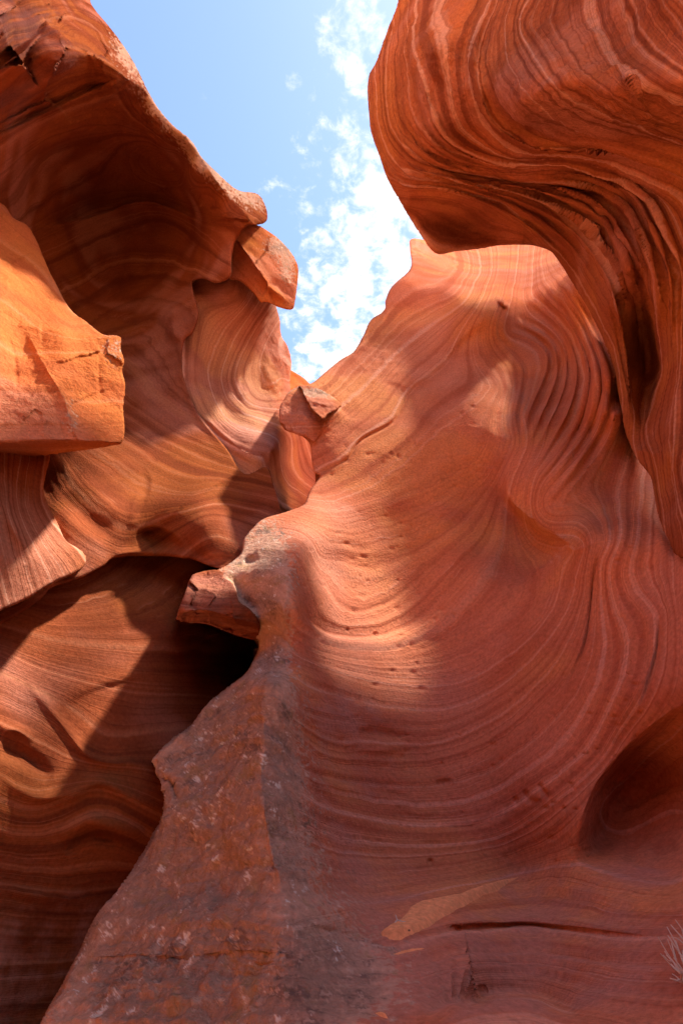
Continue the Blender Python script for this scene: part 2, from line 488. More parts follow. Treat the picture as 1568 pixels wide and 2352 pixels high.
M_red = sandstone('red_sandstone', (0.52, 0.170, 0.055), (0.30, 0.070, 0.025), (0.64, 0.30, 0.14))
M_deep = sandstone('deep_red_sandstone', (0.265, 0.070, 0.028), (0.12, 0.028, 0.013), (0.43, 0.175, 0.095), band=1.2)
M_mauve = sandstone('mauve_sandstone', (0.50, 0.215, 0.140), (0.27, 0.085, 0.055), (0.72, 0.48, 0.40), band=1.3)
M_bowl = sandstone('bowl_sandstone', (0.60, 0.225, 0.118), (0.38, 0.105, 0.056), (0.74, 0.43, 0.31), band=1.08, sscale=1.4)
M_rib = sandstone('banded_sandstone', (0.43, 0.138, 0.058), (0.17, 0.042, 0.022), (0.70, 0.41, 0.29), band=1.25, sscale=1.5)
M_ochre = sandstone('ochre_sandstone', (0.52, 0.155, 0.056), (0.36, 0.095, 0.032), (0.64, 0.29, 0.145))
M_sand = sandstone('loose_sand', (0.80, 0.37, 0.165), (0.66, 0.28, 0.12), (0.84, 0.43, 0.21), band=0.15)

# ------------------------------------------------------------------ right wall with the lichen ridge
W8, W14, W25 = 8, 14, 25
right_outline = [
 (60,2420,10),(105,2330,W14),(170,2210,W25),(225,2100,W25),(270,2050,W25),(310,1990,W25),(355,1910,W25),(375,1865,W14),(378,1835,W8),(372,1800,W8),
 (352,1752,6),(357,1735,6),(405,1690,W14),(440,1665,W14),(480,1612,W14),(510,1590,W14),(565,1545,W14),(588,1505,W14),(594,1472,8),(560,1464,6),(500,1443,6),
 (478,1433,6),(412,1425,5),(409,1408,6),(425,1365,W8),(445,1322,W8),(505,1308,W8),(545,1278,W8),(556,1262,W8),(563,1235,W8),(600,1195,W8),(650,1178,W8),(695,1160,W8),
 (710,1130,W8),(728,1105,6),(735,1092,5),(722,1085,5),(716,1055,6),(712,1020,6),(690,1000,6),(662,990,6),(643,966,6),(648,935,6),(662,903,6),(690,890,8),(720,878,8),(745,857,8),
 (780,828,W8),(812,808,W8),(835,770,W8),(852,735,W8),(882,715,W8),(885,690,W8),(900,657,W8),(935,627,W8),(945,606,W8),(941,570,W8),(946,548,W8),
 (1000,552,0),(1150,545,0),(1275,548,0),(1330,585,0),(1390,500,0),(1500,400,0),(1660,360,0),(2030,420,0),(2050,1200,0),(2050,1900,0),(2050,2580,0),(1100,2600,0),(500,2600,0),(20,2560,5)]
right_depth = [
 (60,2420,3.5),(170,2210,4.1),(310,1990,4.7),(372,1800,5.05),(440,1665,5.5),(590,1500,6.3),(412,1425,6.0),(445,1322,6.3),(500,1380,6.1),(560,1250,6.7),(650,1178,7.1),
 (690,1250,6.15),(650,1400,5.6),(615,1560,4.95),(602,1700,4.45),(612,1850,4.0),(640,2000,3.6),(685,2150,3.2),(720,2352,2.75),(720,2500,2.3),
 (540,1600,5.4),(500,1750,4.85),(450,1900,4.45),(400,2100,4.0),(350,2300,3.4),(520,2200,3.4),(560,2000,3.9),(100,2500,3.2),(400,2500,2.9),
 (760,1300,6.75),(750,1500,6.1),(735,1700,5.3),(760,1900,4.8),(800,2050,4.35),(830,2150,3.8),(700,1950,4.15),
 (900,1000,8.1),(900,1200,7.8),(900,1400,7.35),(900,1600,6.6),(900,1750,6.1),(900,1900,5.6),(960,2000,5.2),
 (885,2140,3.85),(1000,2078,4.45),(1100,2045,4.9),(1195,2015,5.35),
 (1100,900,8.1),(1100,1100,7.6),(1100,1300,7.1),(1100,1500,6.7),(1100,1700,6.1),(1100,1900,5.6),
 (1250,1450,5.8),(1280,1600,5.2),(1250,1800,5.05),(1270,1980,5.0),
 (1400,1400,5.0),(1440,1600,4.3),(1350,1880,4.55),(1500,1780,4.5),(1568,1900,4.3),(1450,1960,4.35),(1400,2080,3.9),(1568,2100,3.3),(1568,2352,2.4),(1680,1700,3.7),(1680,2300,2.3),
 (1300,2200,3.6),(1100,2200,3.45),(1000,2230,3.25),(900,2352,2.75),(1200,2352,2.75),(1100,2500,2.3),(1450,2500,2.1),
 (645,960,8.0),(720,900,8.3),(760,1050,7.9),(722,1085,7.95),(730,1180,6.9),(800,900,8.7),(812,808,9.5),(884,700,10.2),(940,600,10.8),(1000,700,9.7),(1000,800,9.2),(1150,655,9.6),
 (1150,800,8.8),(1240,710,9.0),(1320,850,7.7),(1360,980,6.7),(1310,1060,6.2),(1200,1000,7.3),(1080,572,17.0),(1180,566,17.0),(1255,580,14.5),(1050,640,10.2),(1245,645,9.5),(1310,640,7.2),(1345,700,6.8),(1392,790,6.4),(1415,870,6.2),(1418,950,5.9),(1270,790,8.7),(1200,1120,6.7),(1240,1260,6.6),(1300,1240,5.7),
 (1420,1222,5.0),(1400,1150,6.2),(1470,1075,6.5),(1568,1250,4.3),(1480,1300,4.7),(1680,1200,4.0),(2050,1200,2.9),(2050,1700,2.7),(2050,2400,1.7),(2050,700,4.2),(1100,2600,2.1),(400,2600,2.6),(1650,700,6.6),(1400,540,8.6),(1500,450,8.8),(1660,420,8.4),(2030,450,6.0),(1470,720,9.3),(1490,850,9.0),(1480,960,8.0),(1440,900,7.6)]
right_strata = [
 (0.0,[(668,1435),(751,1482),(841,1494),(919,1488),(990,1465),(1062,1417),(1122,1351),(1152,1267),(1164,1184)]),
 (1.0,[(686,1506),(781,1542),(883,1566),(990,1578),(1086,1560),(1170,1512),(1235,1453),(1283,1381),(1297,1303),(1325,1261)]),
 (1.9,[(692,1626),(781,1650),(871,1656),(990,1668),(1090,1640),(1180,1585),(1260,1500),(1325,1390),(1345,1275)]),
 (3.0,[(720,1770),(830,1790),(960,1795),(1080,1775),(1169,1733),(1259,1650),(1315,1566),(1350,1482),(1362,1387),(1365,1297),(1380,1255)]),
 (4.7,[(740,1920),(800,1940),(950,1950),(1150,1930),(1280,1850),(1379,1757),(1426,1686),(1474,1614),(1497,1554),(1510,1494),(1516,1411)]),
 (6.0,[(225,2104),(359,2088),(487,2073),(610,2058),(760,2060),(900,2050),(1050,2020),(1200,1990),(1300,1960),(1568,1900)]),
 (7.2,[(164,2201),(410,2201),(564,2186),(718,2201),(850,2180),(984,2152),(1050,2134),(1158,2128),(1289,2134),(1408,2146),(1568,2152)]),
 (8.8,[(105,2330),(400,2330),(700,2310),(966,2345),(1044,2307),(1146,2289),(1229,2289),(1289,2313),(1450,2352)]),
 (4.5,[(359,1940),(461,1909),(543,1837),(600,1800)]),
 (3.0,[(352,1750),(450,1720),(600,1640)]),
 (1.2,[(580,1520),(640,1490)]),(0.3,[(430,1400),(560,1390),(640,1400)]),(-0.7,[(560,1260),(680,1260)]),
 (-1.3,[(740,1270),(850,1290),(950,1260),(1050,1190),(1130,1105),(1175,1010)]),
 (-2.2,[(765,1160),(870,1135),(980,1065),(1070,980),(1140,890)]),
 (3.0,[(1267,596),(1328,675),(1366,750),(1408,854),(1399,968),(1338,1076),(1265,1165)]),
 (1.5,[(1218,678),(1274,727),(1310,778),(1330,854),(1314,940),(1274,1017),(1228,1088)]),
 (0.2,[(1168,760),(1219,779),(1253,807),(1253,854),(1229,911),(1210,958)]),
 (-3.0,[(720,1094),(796,1056),(828,1011),(904,967),(935,910),(954,885)]),
 (-4.0,[(900,840),(1020,740),(1075,690),(1110,620)]),
 (-5.4,[(740,870),(850,750),(940,620)]),
 (4.0,[(1480,700),(1470,900),(1440,1050),(1420,1150)]),
 (5.6,[(1568,900),(1550,1100),(1568,1230)]),
 (6.5,[(1500,1750),(1400,1850)]),(5.6,[(1568,1500),(1560,1350)])]
right_strokes = [
 # chockstone block: overhangs the window in the ridge
 ('crease',[(650,960),(700,985),(720,1000),(770,950),(782,938)],10,0.16),
 ('step',[(775,935),(740,975),(716,1010),(712,1060)],10,0.28,90),
 # crest of the ridge
 ('crease',[(700,1170),(672,1300),(645,1420),(622,1520),(606,1620),(606,1720),(598,1800),(616,1910),(634,1990),(668,2060)],22,0.10),
 # broken overhang on the left flank
 ('step',[(590,1425),(570,1400),(545,1382),(535,1352),(512,1326)],8,0.35,120),
 ('step',[(588,1440),(540,1425),(480,1415),(425,1400)],6,-0.0,60),
 ('crease',[(420,1400),(470,1405),(540,1418),(585,1432)],6,0.10),
 ('ridge',[(440,1420),(500,1430),(570,1452)],9,-0.16),
 ('step',[(600,1290),(560,1300),(556,1268)],8,0.2,60),
 # small broken notch lower on the flank
 ('ridge',[(356,1745),(375,1790),(398,1798),(408,1850)],7,-0.14),
 ('crease',[(370,1775),(395,1782),(410,1800)],5,0.06),
 ('ridge',[(530,1840),(500,1870),(470,1890)],22,-0.06),
 # horizontal ledges on the flank
 ('step',[(600,2050),(480,2066),(360,2080),(230,2096)],6,0.05,60),
 ('ridge',[(164,2196),(300,2196),(420,2203),(560,2190),(700,2200)],4,-0.03),
 # fins and corner at the right
 ('step',[(1190,1010),(1168,1080),(1170,1140),(1200,1180),(1250,1215),(1300,1245),(1320,1290)],9,0.8,170),
 ('crease',[(1185,1030),(1166,1090),(1172,1150),(1205,1180),(1255,1215),(1302,1245),(1325,1262),(1400,1225),(1470,1170)],11,0.07),
 ('crease',[(1325,1262),(1300,1310),(1280,1390),(1235,1455),(1170,1512),(1086,1560)],9,0.05),
 ('ridge',[(1378,1250),(1362,1330),(1355,1400),(1340,1490),(1300,1570)],4,-0.12),
 ('ridge',[(1516,1411),(1507,1494),(1492,1554),(1470,1620)],4,-0.10),
 ('step',[(1470,1170),(1400,1225),(1330,1262)],20,-0.25,90),
 ('ridge',[(1480,640),(1500,760),(1520,860),(1500,1000)],30,-0.2),
 ('ridge',[(1540,1000),(1530,1120),(1560,1250)],28,0.25),
 ('ridge',[(1500,1100),(1520,1200),(1568,1290)],14,-0.18),
 # dark hollow at lower right
 ('step',[(1300,2010),(1318,1940),(1345,1850),(1392,1762),(1480,1680),(1600,1590)],38,1.05,330),
 ('crease',[(1300,2010),(1318,1940),(1345,1850),(1392,1762),(1480,1680),(1600,1590)],22,0.04),
 # panel edge on the upper bowl
 ('step',[(1020,850),(1100,830),(1150,860),(1205,940),(1212,1000),(1180,1080),(1165,1110)],16,0.14,120),
 ('step',[(900,860),(930,880),(985,850),(1060,770),(1130,715)],14,0.22,110),
 ('ridge',[(1150,700),(1160,690)],14,0.2),
 ('ridge',[(722,1092),(796,1056),(828,1011),(904,967),(935,910),(954,885)],3,-0.10),
 # hand-hold like scoops
 ('ridge',[(820,1690),(860,1680),(900,1690),(935,1700)],14,-0.12),
 ('ridge',[(820,1715),(870,1722),(935,1716)],12,0.08),
 ('ridge',[(870,1812),(900,1826),(935,1830)],9,-0.05),('ridge',[(1000,1800),(1040,1800)],8,-0.06),
 ('ridge',[(980,1979),(996,1981)],7,-0.10),
 ('ridge',[(1200,1815),(1225,1850)],7,-0.06),('ridge',[(1240,1800),(1262,1838)],7,-0.06),('ridge',[(1180,1830),(1190,1852)],6,-0.05),
 ('ridge',[(940,1930),(1000,1940),(1050,1930)],10,-0.05),('ridge',[(1010,1900),(1080,1900),(1160,1870)],8,-0.05),
 ('ridge',[(900,1860),(960,1880),(1010,1875)],9,-0.04),
 ('ridge',[(680,1760),(720,1810),(770,1848),(800,1855)],8,-0.04),
 # foreground slab crack and broken front
 ('step',[(1568,2150),(1408,2143),(1289,2132),(1205,2125),(1158,2127),(1090,2128),(1050,2134),(1020,2145),(984,2154)],5,-0.10,140),
 ('ridge',[(984,2153),(1020,2140),(1050,2131),(1158,2127),(1205,2124),(1289,2133),(1408,2146),(1568,2152)],3.5,-0.07),
 ('ridge',[(1010,2138),(1040,2128),(1055,2140)],9,-0.07),
 ('step',[(1330,2352),(1280,2318),(1229,2292),(1146,2288),(1105,2312),(1044,2306),(980,2345)],8,0.65,200),
 ('ridge',[(1098,2276),(1120,2272)],6,-0.05),
 ('ridge',[(700,2130),(800,2145),(880,2150)],4,-0.03),
]
g_in = np.array([(1168,760),(1219,779),(1253,807),(1253,854),(1229,911),(1210,958),(1205,1000)], float)
g_out = np.array([(1267,596),(1328,675),(1366,750),(1408,854),(1399,968),(1338,1076),(1253,1180)], float)
for k, w in enumerate(np.linspace(0.0, 1.05, 15)):
    pts = [tuple(p) for p in g_in * (1 - w) + g_out * w]
    right_strokes.append(('ridge', pts, 5.5 + 2.0 * (k % 3), (-0.20 if k % 2 else 0.13) * (0.7 + 0.3 * ((k * 7) % 5) / 4)))
right_flute_spots = [(1450,1830,140,140,0.03),(1000,1480,330,200,0.03),(1300,850,180,260,0.045),(1450,900,110,330,0.05),(1230,1150,140,60,0.03),(1150,1350,160,200,0.014),(850,1480,220,70,0.012),(1050,680,160,100,0.02),(1420,1450,140,200,0.014)]
right_lichen = [(420,2000,240,380,0.35),(540,1650,100,200,0.2),(480,1800,130,260,0.25),(350,2150,220,160,0.25),(560,1330,80,120,0.4),(620,1290,55,90,0.38),(632,1440,36,120,0.35),(560,1700,110,160,0.55),(625,1600,30,180,0.3),(470,1950,170,170,0.6),(400,2200,260,170,0.75),(650,2250,170,150,0.6),
                (650,2000,60,120,0.25),(660,1780,28,90,0.22),(300,2330,300,90,0.3),(830,2250,130,90,0.3)]
right_stain = [(690,1900,160,260,0.35),(780,1640,130,50,0.45),(860,1780,180,60,0.2),(800,2080,160,90,0.5),(1000,2200,260,90,0.4),(900,2300,200,100,0.45),(560,2200,200,120,0.35),(1250,2050,120,60,0.4),(1180,950,30,140,0.3,15),(1250,2280,180,60,0.2),(1350,2180,260,110,0.45),(1480,2020,120,60,0.35),(560,1900,120,300,0.2)]
rw = rock('canyon_wall', right_outline, right_depth, right_strata, right_strokes, M_bowl, freq=1.25, flute=0.024, flute_spots=right_flute_spots,
          rough=0.006, rough_spots=[(450,1900,230,500,0.07),(380,2280,330,130,0.05),(720,940,70,60,0.05),(870,760,60,120,0.05),(1450,1850,130,130,0.012)], stain=right_stain, lichen=right_lichen, seed=1, back=3.0, back_spots=[(560,1480,130,220,1.6)], lump=0.03, pits=(420, (700, 850, 1480, 2000), 3.6, 0.028))
tag(rw, 'huge smooth orange sandstone bowl rising from a lichen-crusted ridge with a sand pocket at its foot', 'rock wall')

chock_outline = [(642,966,3),(644,938,3),(652,920,3),(662,902,3),(690,886,4),(730,892,4),(768,914,3),(787,934,3),(772,955,4),(748,985,4),(722,1014,4),(702,1003,4),(676,995,4),(654,986,4)]
chock = rock('boulder', chock_outline, [(645,960,7.85),(660,905,8.15),(700,895,8.3),(700,950,7.72),(740,920,8.0),(780,935,8.3),(720,1005,7.88),(670,985,7.9)],
  [(0,[(640,900),(780,920)]),(1,[(640,980),(780,980)])], [('crease',[(650,925),(690,915),(730,925),(780,936)],6,0.12)], M_bowl, flute=0.006, rough=0.05, seed=12, back=0.9, step=2.0, facet=(50, 0.12), lump=0.02,
  lichen=[(720,900,60,12,0.5)])
tag(chock, 'blocky dark-sided boulder wedged on the ridge beside the small window', 'boulder')
block_outline = [(445,1322,6),(505,1309,6),(524,1330,6),(541,1355,6),(549,1382,6),(576,1402,5),(594,1425,5),(597,1466,4),(560,1464,4),(500,1443,4),(478,1434,4),(412,1425,4),(409,1408,4),(425,1365,5)]
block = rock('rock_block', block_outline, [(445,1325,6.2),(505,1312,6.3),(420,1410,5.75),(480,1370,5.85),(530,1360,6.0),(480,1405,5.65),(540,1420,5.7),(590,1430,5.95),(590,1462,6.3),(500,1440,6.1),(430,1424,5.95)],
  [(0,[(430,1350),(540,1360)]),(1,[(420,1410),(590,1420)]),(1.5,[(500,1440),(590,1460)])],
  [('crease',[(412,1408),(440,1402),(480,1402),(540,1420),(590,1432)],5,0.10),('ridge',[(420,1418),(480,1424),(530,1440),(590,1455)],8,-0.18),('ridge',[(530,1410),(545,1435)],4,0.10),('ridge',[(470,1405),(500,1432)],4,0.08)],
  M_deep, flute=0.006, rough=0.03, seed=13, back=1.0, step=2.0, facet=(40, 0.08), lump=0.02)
tag(block, 'broken overhanging slab with a ragged underside on the flank of the lichen ridge', 'rock slab')

# ------------------------------------------------------------------ overhang at the upper right
over_outline = [
 (930,-90,0),(915,0,30),(890,70,30),(865,140,30),(848,175,30),(845,220,30),(852,300,30),(870,355,30),(890,410,26),(918,458,22),(935,490,18),(962,530,14),(998,580,10),
 (1050,577,10),(1100,570,10),(1150,563,10),(1200,562,10),(1240,567,10),(1268,580,8),(1290,610,6),(1325,665,5),(1355,715,5),(1390,790,5),(1412,862,5),(1424,930,4),(1440,1000,4),(1462,1050,4),(1492,1092,5),(1504,1140,8),(1514,1190,8),(1535,1235,8),(1570,1280,8),(1680,1290,0),(2050,1300,0),(2060,600,0),(2060,-120,0),(1300,-150,0)]
over_depth = [
 (915,0,4.2),(848,190,4.8),(870,355,5.4),(935,490,6.0),(998,580,6.5),(1150,563,6.6),(1268,580,6.5),(1355,715,6.2),(1415,865,5.9),(1440,1000,5.6),(1492,1092,5.0),(1480,800,5.1),(1535,880,4.4),(1530,1050,4.2),(930,-90,3.8),
 (1000,100,3.2),(1000,300,4.1),(1000,450,5.3),(1090,120,3.0),(1080,300,3.95),(1200,100,2.45),(1200,240,2.55),(1200,345,4.0),(1200,480,5.3),(1400,100,2.0),(1400,250,2.15),(1400,330,3.0),
 (1400,420,4.1),(1400,550,4.5),(1400,700,5.1),(1568,0,1.5),(1568,200,1.75),(1568,250,1.9),(1568,370,2.9),(1568,600,3.6),(1568,900,4.0),(1568,1200,3.95),(1300,-100,1.9),(1680,500,3.0),(1680,1000,3.6),(2050,0,1.35),(2050,500,2.2),(2050,1000,2.7),(2050,1300,2.8)]
over_strata = [
 (2.0,[(897,63),(882,146),(887,263),(916,331),(970,375),(1077,400),(1223,414),(1330,429),(1408,463),(1452,517),(1486,600),(1505,720),(1520,850)]),
 (3.2,[(955,0),(950,112),(975,214),(1014,302),(1077,351),(1174,378),(1291,378),(1389,398),(1447,420),(1496,468),(1540,560)]),
 (4.4,[(1135,0),(1088,122),(1090,195),(1114,273),(1172,327),(1233,352),(1340,358),(1438,385),(1568,439)]),
 (5.1,[(1125,146),(1157,234),(1223,288),(1291,322),(1413,341),(1511,366),(1568,390)]),
 (7.0,[(1200,50),(1300,200),(1450,280),(1568,320)]),(9.0,[(1400,0),(1450,120),(1568,200)]),
 (0.8,[(843,195),(867,370),(916,429),(999,434),(1096,458),(1184,507),(1243,556),(1291,609),(1350,700),(1400,800),(1418,900)]),
 (0.0,[(940,490),(1000,560),(1100,560),(1200,558)]),
 (1.4,[(1300,520),(1370,600),(1420,700),(1445,820),(1455,950)]),(3.2,[(1568,640),(1560,850),(1545,1100)]),(2.2,[(1490,1000),(1520,1150)]),
 (3.8,[(1040,0),(1030,120),(1040,220)])]
over_strokes = [
 ('ridge',[(1445,620),(1468,720),(1488,830),(1492,930),(1476,1035)],32,-1.3),
 ('step',[(1135,-40),(1100,60),(1086,125),(1090,200),(1112,272),(1170,327),(1235,352)],10,0.25,110),
 ('crease',[(1130,0),(1098,80),(1090,140),(1098,200),(1120,265),(1175,318),(1240,345),(1340,350),(1450,372),(1568,420)],11,0.18),
 ('ridge',[(1085,140),(1088,200),(1108,272),(1165,330),(1230,356)],8,-0.2),
 ('ridge',[(960,372),(1077,402),(1223,416),(1330,432),(1408,466),(1450,520)],8,-0.2),
 ('crease',[(860,320),(890,380),(925,425),(1000,432),(1090,455),(1180,505)],14,0.12),
 ('ridge',[(950,0),(948,110),(972,214),(1012,302)],14,0.06),
 ('ridge',[(990,120),(1005,200),(1040,280)],26,-0.07),
 ('ridge',[(930,480),(1010,510),(1100,525),(1200,535)],38,-0.6),
 ('crease',[(1430,150),(1470,230),(1520,310)],8,0.05),
  ('ridge',[(1530,600),(1545,800),(1525,960),(1540,1100)],22,0.14),
 ('ridge',[(1400,500),(1450,620),(1440,760)],12,0.10)]
f0 = np.array([(858,330),(916,429),(999,434),(1096,458),(1184,507),(1243,556),(1291,609),(1350,700),(1402,840),(1432,960)], float)
f1 = np.array([(960,150),(985,240),(1040,325),(1174,378),(1330,385),(1447,420),(1496,468),(1560,620),(1552,850),(1540,1000)], float)
for k, w in enumerate(np.linspace(0.03, 1.0, 17)):
    pts = [tuple(p) for p in f0 * (1 - w) + f1 * w]
    over_strokes.append(('ridge', pts, 4.5 + 2.0 * (k % 3), (-0.13 if k % 2 else 0.09) * (0.5 + 0.6 * ((k * 7) % 5) / 4)))
ow = rock('overhang', over_outline, over_depth, over_strata, over_strokes, M_rib, flute=0.024,
          flute_spots=[(1250,430,330,110,0.07),(1430,620,140,260,0.07),(1000,400,130,70,0.03),(960,150,90,200,0.02),(1500,950,90,250,0.035)],
          rough=0.018, rough_spots=[(1330,150,260,170,0.045),(960,120,90,160,0.025)], seed=2, back=0.3, back_spots=[(1480,850,55,200,12.0)], lump=0.05, freq=1.2)
tag(ow, 'bulging banded sandstone overhang with flowing grooves hanging over the bowl', 'rock overhang')

# unseen blockers added behind the overhang to split and cut the sunlight
def sun_blocker(uv, depth, X, rad0, tail, knob=0.3):
    sd = np.array(sun_dir)
    uv = np.array(uv, float)
    P = place(uv[:, 0], uv[:, 1], TPS(depth)(uv))
    Q = P + sd * ((X - P[:, 0]) / sd[0])[:, None]
    Q = np.r_[[Q[0] + (Q[0] - Q[1]) * 1.2], Q, np.array(tail, float).reshape(-1, 3)] if len(tail) else np.r_[[Q[0] + (Q[0] - Q[1])], Q, [Q[-1] + (Q[-1] - Q[-2])]]
    L_ = smooth_line(Q, 10); n, m = len(L_), 14; V = []
    for i in range(n):
        t_ = L_[min(i + 1, n - 1)] - L_[max(i - 1, 0)]; t_ /= np.linalg.norm(t_)
        a = np.cross(t_, sd); a /= np.linalg.norm(a); b = np.cross(t_, a)
        rad = rad0 + (0.9 * max(0, i / n - 0.72) if len(tail) else 0)
        rad *= max(0.02, math.sin(min(1.0, min(i, n - 1 - i) / 6.0) * math.pi / 2))
        rad *= 1 + knob * 2 * float(noise1(np.array([i * 0.11 + X * 3]))[0])
        for k in range(m):
            w = 2 * math.pi * k / m; V.append(L_[i] + rad * (math.cos(w) * a + 1.8 * math.sin(w) * b))
    V = np.array(V); V += 0.08 * np.stack([fbm(V * 1.5 + 7 * k, 3) for k in range(3)], -1)
    F = np.array([[i * m + k, i * m + (k + 1) % m, (i + 1) * m + (k + 1) % m, (i + 1) * m + k] for i in range(n - 1) for k in range(m)])
    z = np.zeros(len(V))
    o = put_mesh('sun_blocker', V, F, M_rib, {'strata': V[:, 2], 'mottle': z + 0.5, 'broken': z + 0.5, 'hue': z + 0.5, 'grit': z, 'crust': np.zeros((len(V), 4))})
    o.parent = ow
low_hint = [(240,1310,7.2),(250,1450,6.6),(100,1400,6.1),(250,1650,6.2),(100,1650,5.8),(0,1650,5.4),(0,1850,5.3),(150,1850,5.7),(0,1450,5.7)]
sun_blocker([(245,1385),(205,1480),(150,1590),(95,1700),(30,1840)], low_hint, 2.3, 0.19, [(2.1, 6.2, 10.9), (2.05, 5.8, 10.1)])
sun_blocker([(1485,830),(1490,900),(1470,1000),(1430,1110)], right_depth, 9.2, 1.1, [], 0.1)
sun_blocker([(1130,2120),(1240,2100),(1340,2080),(1440,1560)], right_depth, 6.8, 0.75, [], 0.1)
sun_blocker([(790,1740),(860,1765),(930,1785)], right_depth, 6.3, 0.66, [], 0.15)
# ------------------------------------------------------------------ left wall: rim, domed alcove, belly
left_outline = [
 (-430,-110,0),(180,-100,0),(205,0,10),(250,60,10),(300,130,10),(345,220,10),(390,280,9),(440,325,9),(462,360,8),(500,398,8),(545,435,8),(585,443,8),(600,455,8),(612,480,6),(611,507,5),(585,516,4),
 (566,518,6),(543,550,8),(531,593,6),(528,635,5),(495,650,5),(469,640,5),(443,647,5),(447,678,10),(457,721,10),(443,764,8),(424,783,8),(418,840,6),(432,900,5),(462,960,4),(520,1030,3),(560,1088,3),(612,1072,3),
 (632,1130,0),(660,1250,0),(620,1330,0),(560,1325,0),(505,1309,8),(443,1285,8),(424,1281,8),(347,1276,8),(267,1281,8),(238,1300,8),(181,1328,8),(119,1348,8),(86,1381,8),(0,1433,8),(-110,1470,0),(-430,1560,0)]
left_depth = [
 (205,0,4.9),(250,60,5.0),(345,220,5.5),(462,360,6.1),(545,435,6.7),(612,480,6.8),(150,20,4.3),(200,112,4.25),(290,180,4.9),(400,300,5.6),(470,390,6.0),(570,490,6.6),
 (0,0,2.7),(60,100,3.3),(0,200,3.7),(150,150,3.9),(0,300,4.5),(200,190,4.6),(150,270,5.2),(0,400,5.3),(300,300,6.3),(400,380,6.7),(300,440,8.2),(150,440,7.7),(500,450,6.6),
 (300,550,9.6),(430,530,8.6),(300,650,10.2),(200,650,9.8),(480,600,8.0),(520,560,7.3),(400,720,8.7),(300,780,9.2),(300,900,8.4),(380,900,8.7),(300,1050,7.7),(200,1100,7.1),(430,1000,8.6),(150,1200,6.1),
 (300,1180,6.9),(420,1150,7.4),(560,1130,8.3),(470,1200,6.95),(540,1260,7.1),(350,1245,7.4),(250,1270,6.6),(110,1330,5.9),(0,1420,5.4),(0,700,6.8),(100,900,7.4),(0,1050,7.0),(90,1130,7.3),(0,1250,6.6),(-100,200,2.8),(-100,800,5.8),(-100,1400,4.9),(640,1250,7.6),(-430,100,1.5),(-430,700,3.8),(-430,1500,3.6)]
left_strata = [
 (0.0,[(0,330),(100,270),(200,230),(270,200)]),(-1.0,[(0,420),(100,330),(250,290),(400,340),(520,440)]),(-2.0,[(60,520),(150,460),(300,430),(440,470),(560,500)]),
 (-3.0,[(100,560),(250,495),(350,475),(450,505),(530,570)]),(-4.0,[(120,640),(250,575),(350,555),(450,590),(520,630)]),(-5.0,[(200,720),(330,660),(440,680)]),
 (1.2,[(0,200),(100,130),(200,130),(280,170)]),(2.2,[(0,80),(110,40)]),(2.5,[(230,50),(400,320),(560,460)]),
 (-9.0,[(114,1047),(143,1119),(214,1204),(286,1243)]),(-8.0,[(167,1024),(238,1071),(333,1133),(443,1143)]),(-7.0,[(286,976),(381,1033),(476,1071),(547,1090)]),(-6.0,[(290,850),(350,920),(450,980)]),
 (-10.0,[(400,1250),(480,1200),(580,1230)]),(-11,[(0,1400),(120,1330)])]
left_strokes = [
 ('crease',[(112,40),(118,66),(200,112),(280,170),(330,205),(400,285),(465,368),(500,420),(545,470),(575,500)],10,0.05),
 ('ramp',[(112,30),(118,66),(200,112),(280,170),(330,205),(400,285),(465,368),(500,420),(545,470),(578,505)][::-1],40,0.8,220),
 ('step',[(275,178),(240,200),(200,215),(100,262),(0,312),(-60,340)],6,0.25,120),
 ('step',[(115,62),(60,110),(0,155),(-60,190)],8,0.30,110),
 ('step',[(480,535),(445,505),(400,480),(350,464),(290,468),(250,485),(190,505),(120,520),(70,520)],5,0.5,150),
 ('ridge',[(80,470),(95,540),(110,600)],30,-0.2),
 ('ridge',[(240,560),(225,640),(250,700)],28,-0.18),
 ('ridge',[(340,690),(390,720),(430,770)],30,0.15),
 ('ridge',[(300,720),(295,850),(300,960)],34,0.16),
 ('ridge',[(400,690),(395,760),(425,780)],12,0.12),
 ('ridge',[(410,850),(440,950),(500,1020)],14,-0.12),
 ('crease',[(370,1205),(430,1150),(520,1100),(560,1088)],12,0.15),
 ('step',[(300,1240),(320,1215),(355,1208),(400,1225),(430,1262)],10,0.45,110),
 ('ridge',[(265,1276),(300,1268),(380,1270),(440,1285)],8,0.12),
 ('ridge',[(140,1130),(200,1190),(260,1230)],20,-0.18),
 ('ridge',[(180,1090),(240,1150),(300,1190)],18,0.12),
 ('ridge',[(330,1130),(310,1160),(300,1210)],12,0.10),
 ('step',[(330,1060),(350,1110),(330,1180),(300,1215)],10,0.10,60),
 ('ridge',[(550,1280),(480,1290),(420,1240)],16,-0.1),
 ('ridge',[(480,510),(540,540),(545,600)],14,-0.15),
 ('step',[(350,720),(340,650),(370,590),(420,560)],10,0.0,60)]
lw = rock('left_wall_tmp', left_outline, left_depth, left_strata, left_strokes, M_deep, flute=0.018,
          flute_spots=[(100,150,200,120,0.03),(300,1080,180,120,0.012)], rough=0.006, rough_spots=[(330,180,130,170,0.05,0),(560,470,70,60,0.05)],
          lichen=[(300,130,60,30,0.45,52),(390,270,90,25,0.5,45),(470,375,60,22,0.55,45),(570,450,60,25,0.4,25)], seed=3, back=3.6, lump=0.04, facet=(85, 0.22, [(60,90,150,120,1),(240,150,120,60,0.8),(560,480,60,50,0.6)]), dark_patch=[(30,60,110,80,0.7),(120,170,130,50,0.6,-20),(20,250,80,50,0.5)])  # dark purple-brown patches over the top-left block
lw.name = 'canyon_wall'
tag(lw, 'dark domed alcove wall under a sunlit pointed rim, sagging into a rounded belly', 'rock wall')

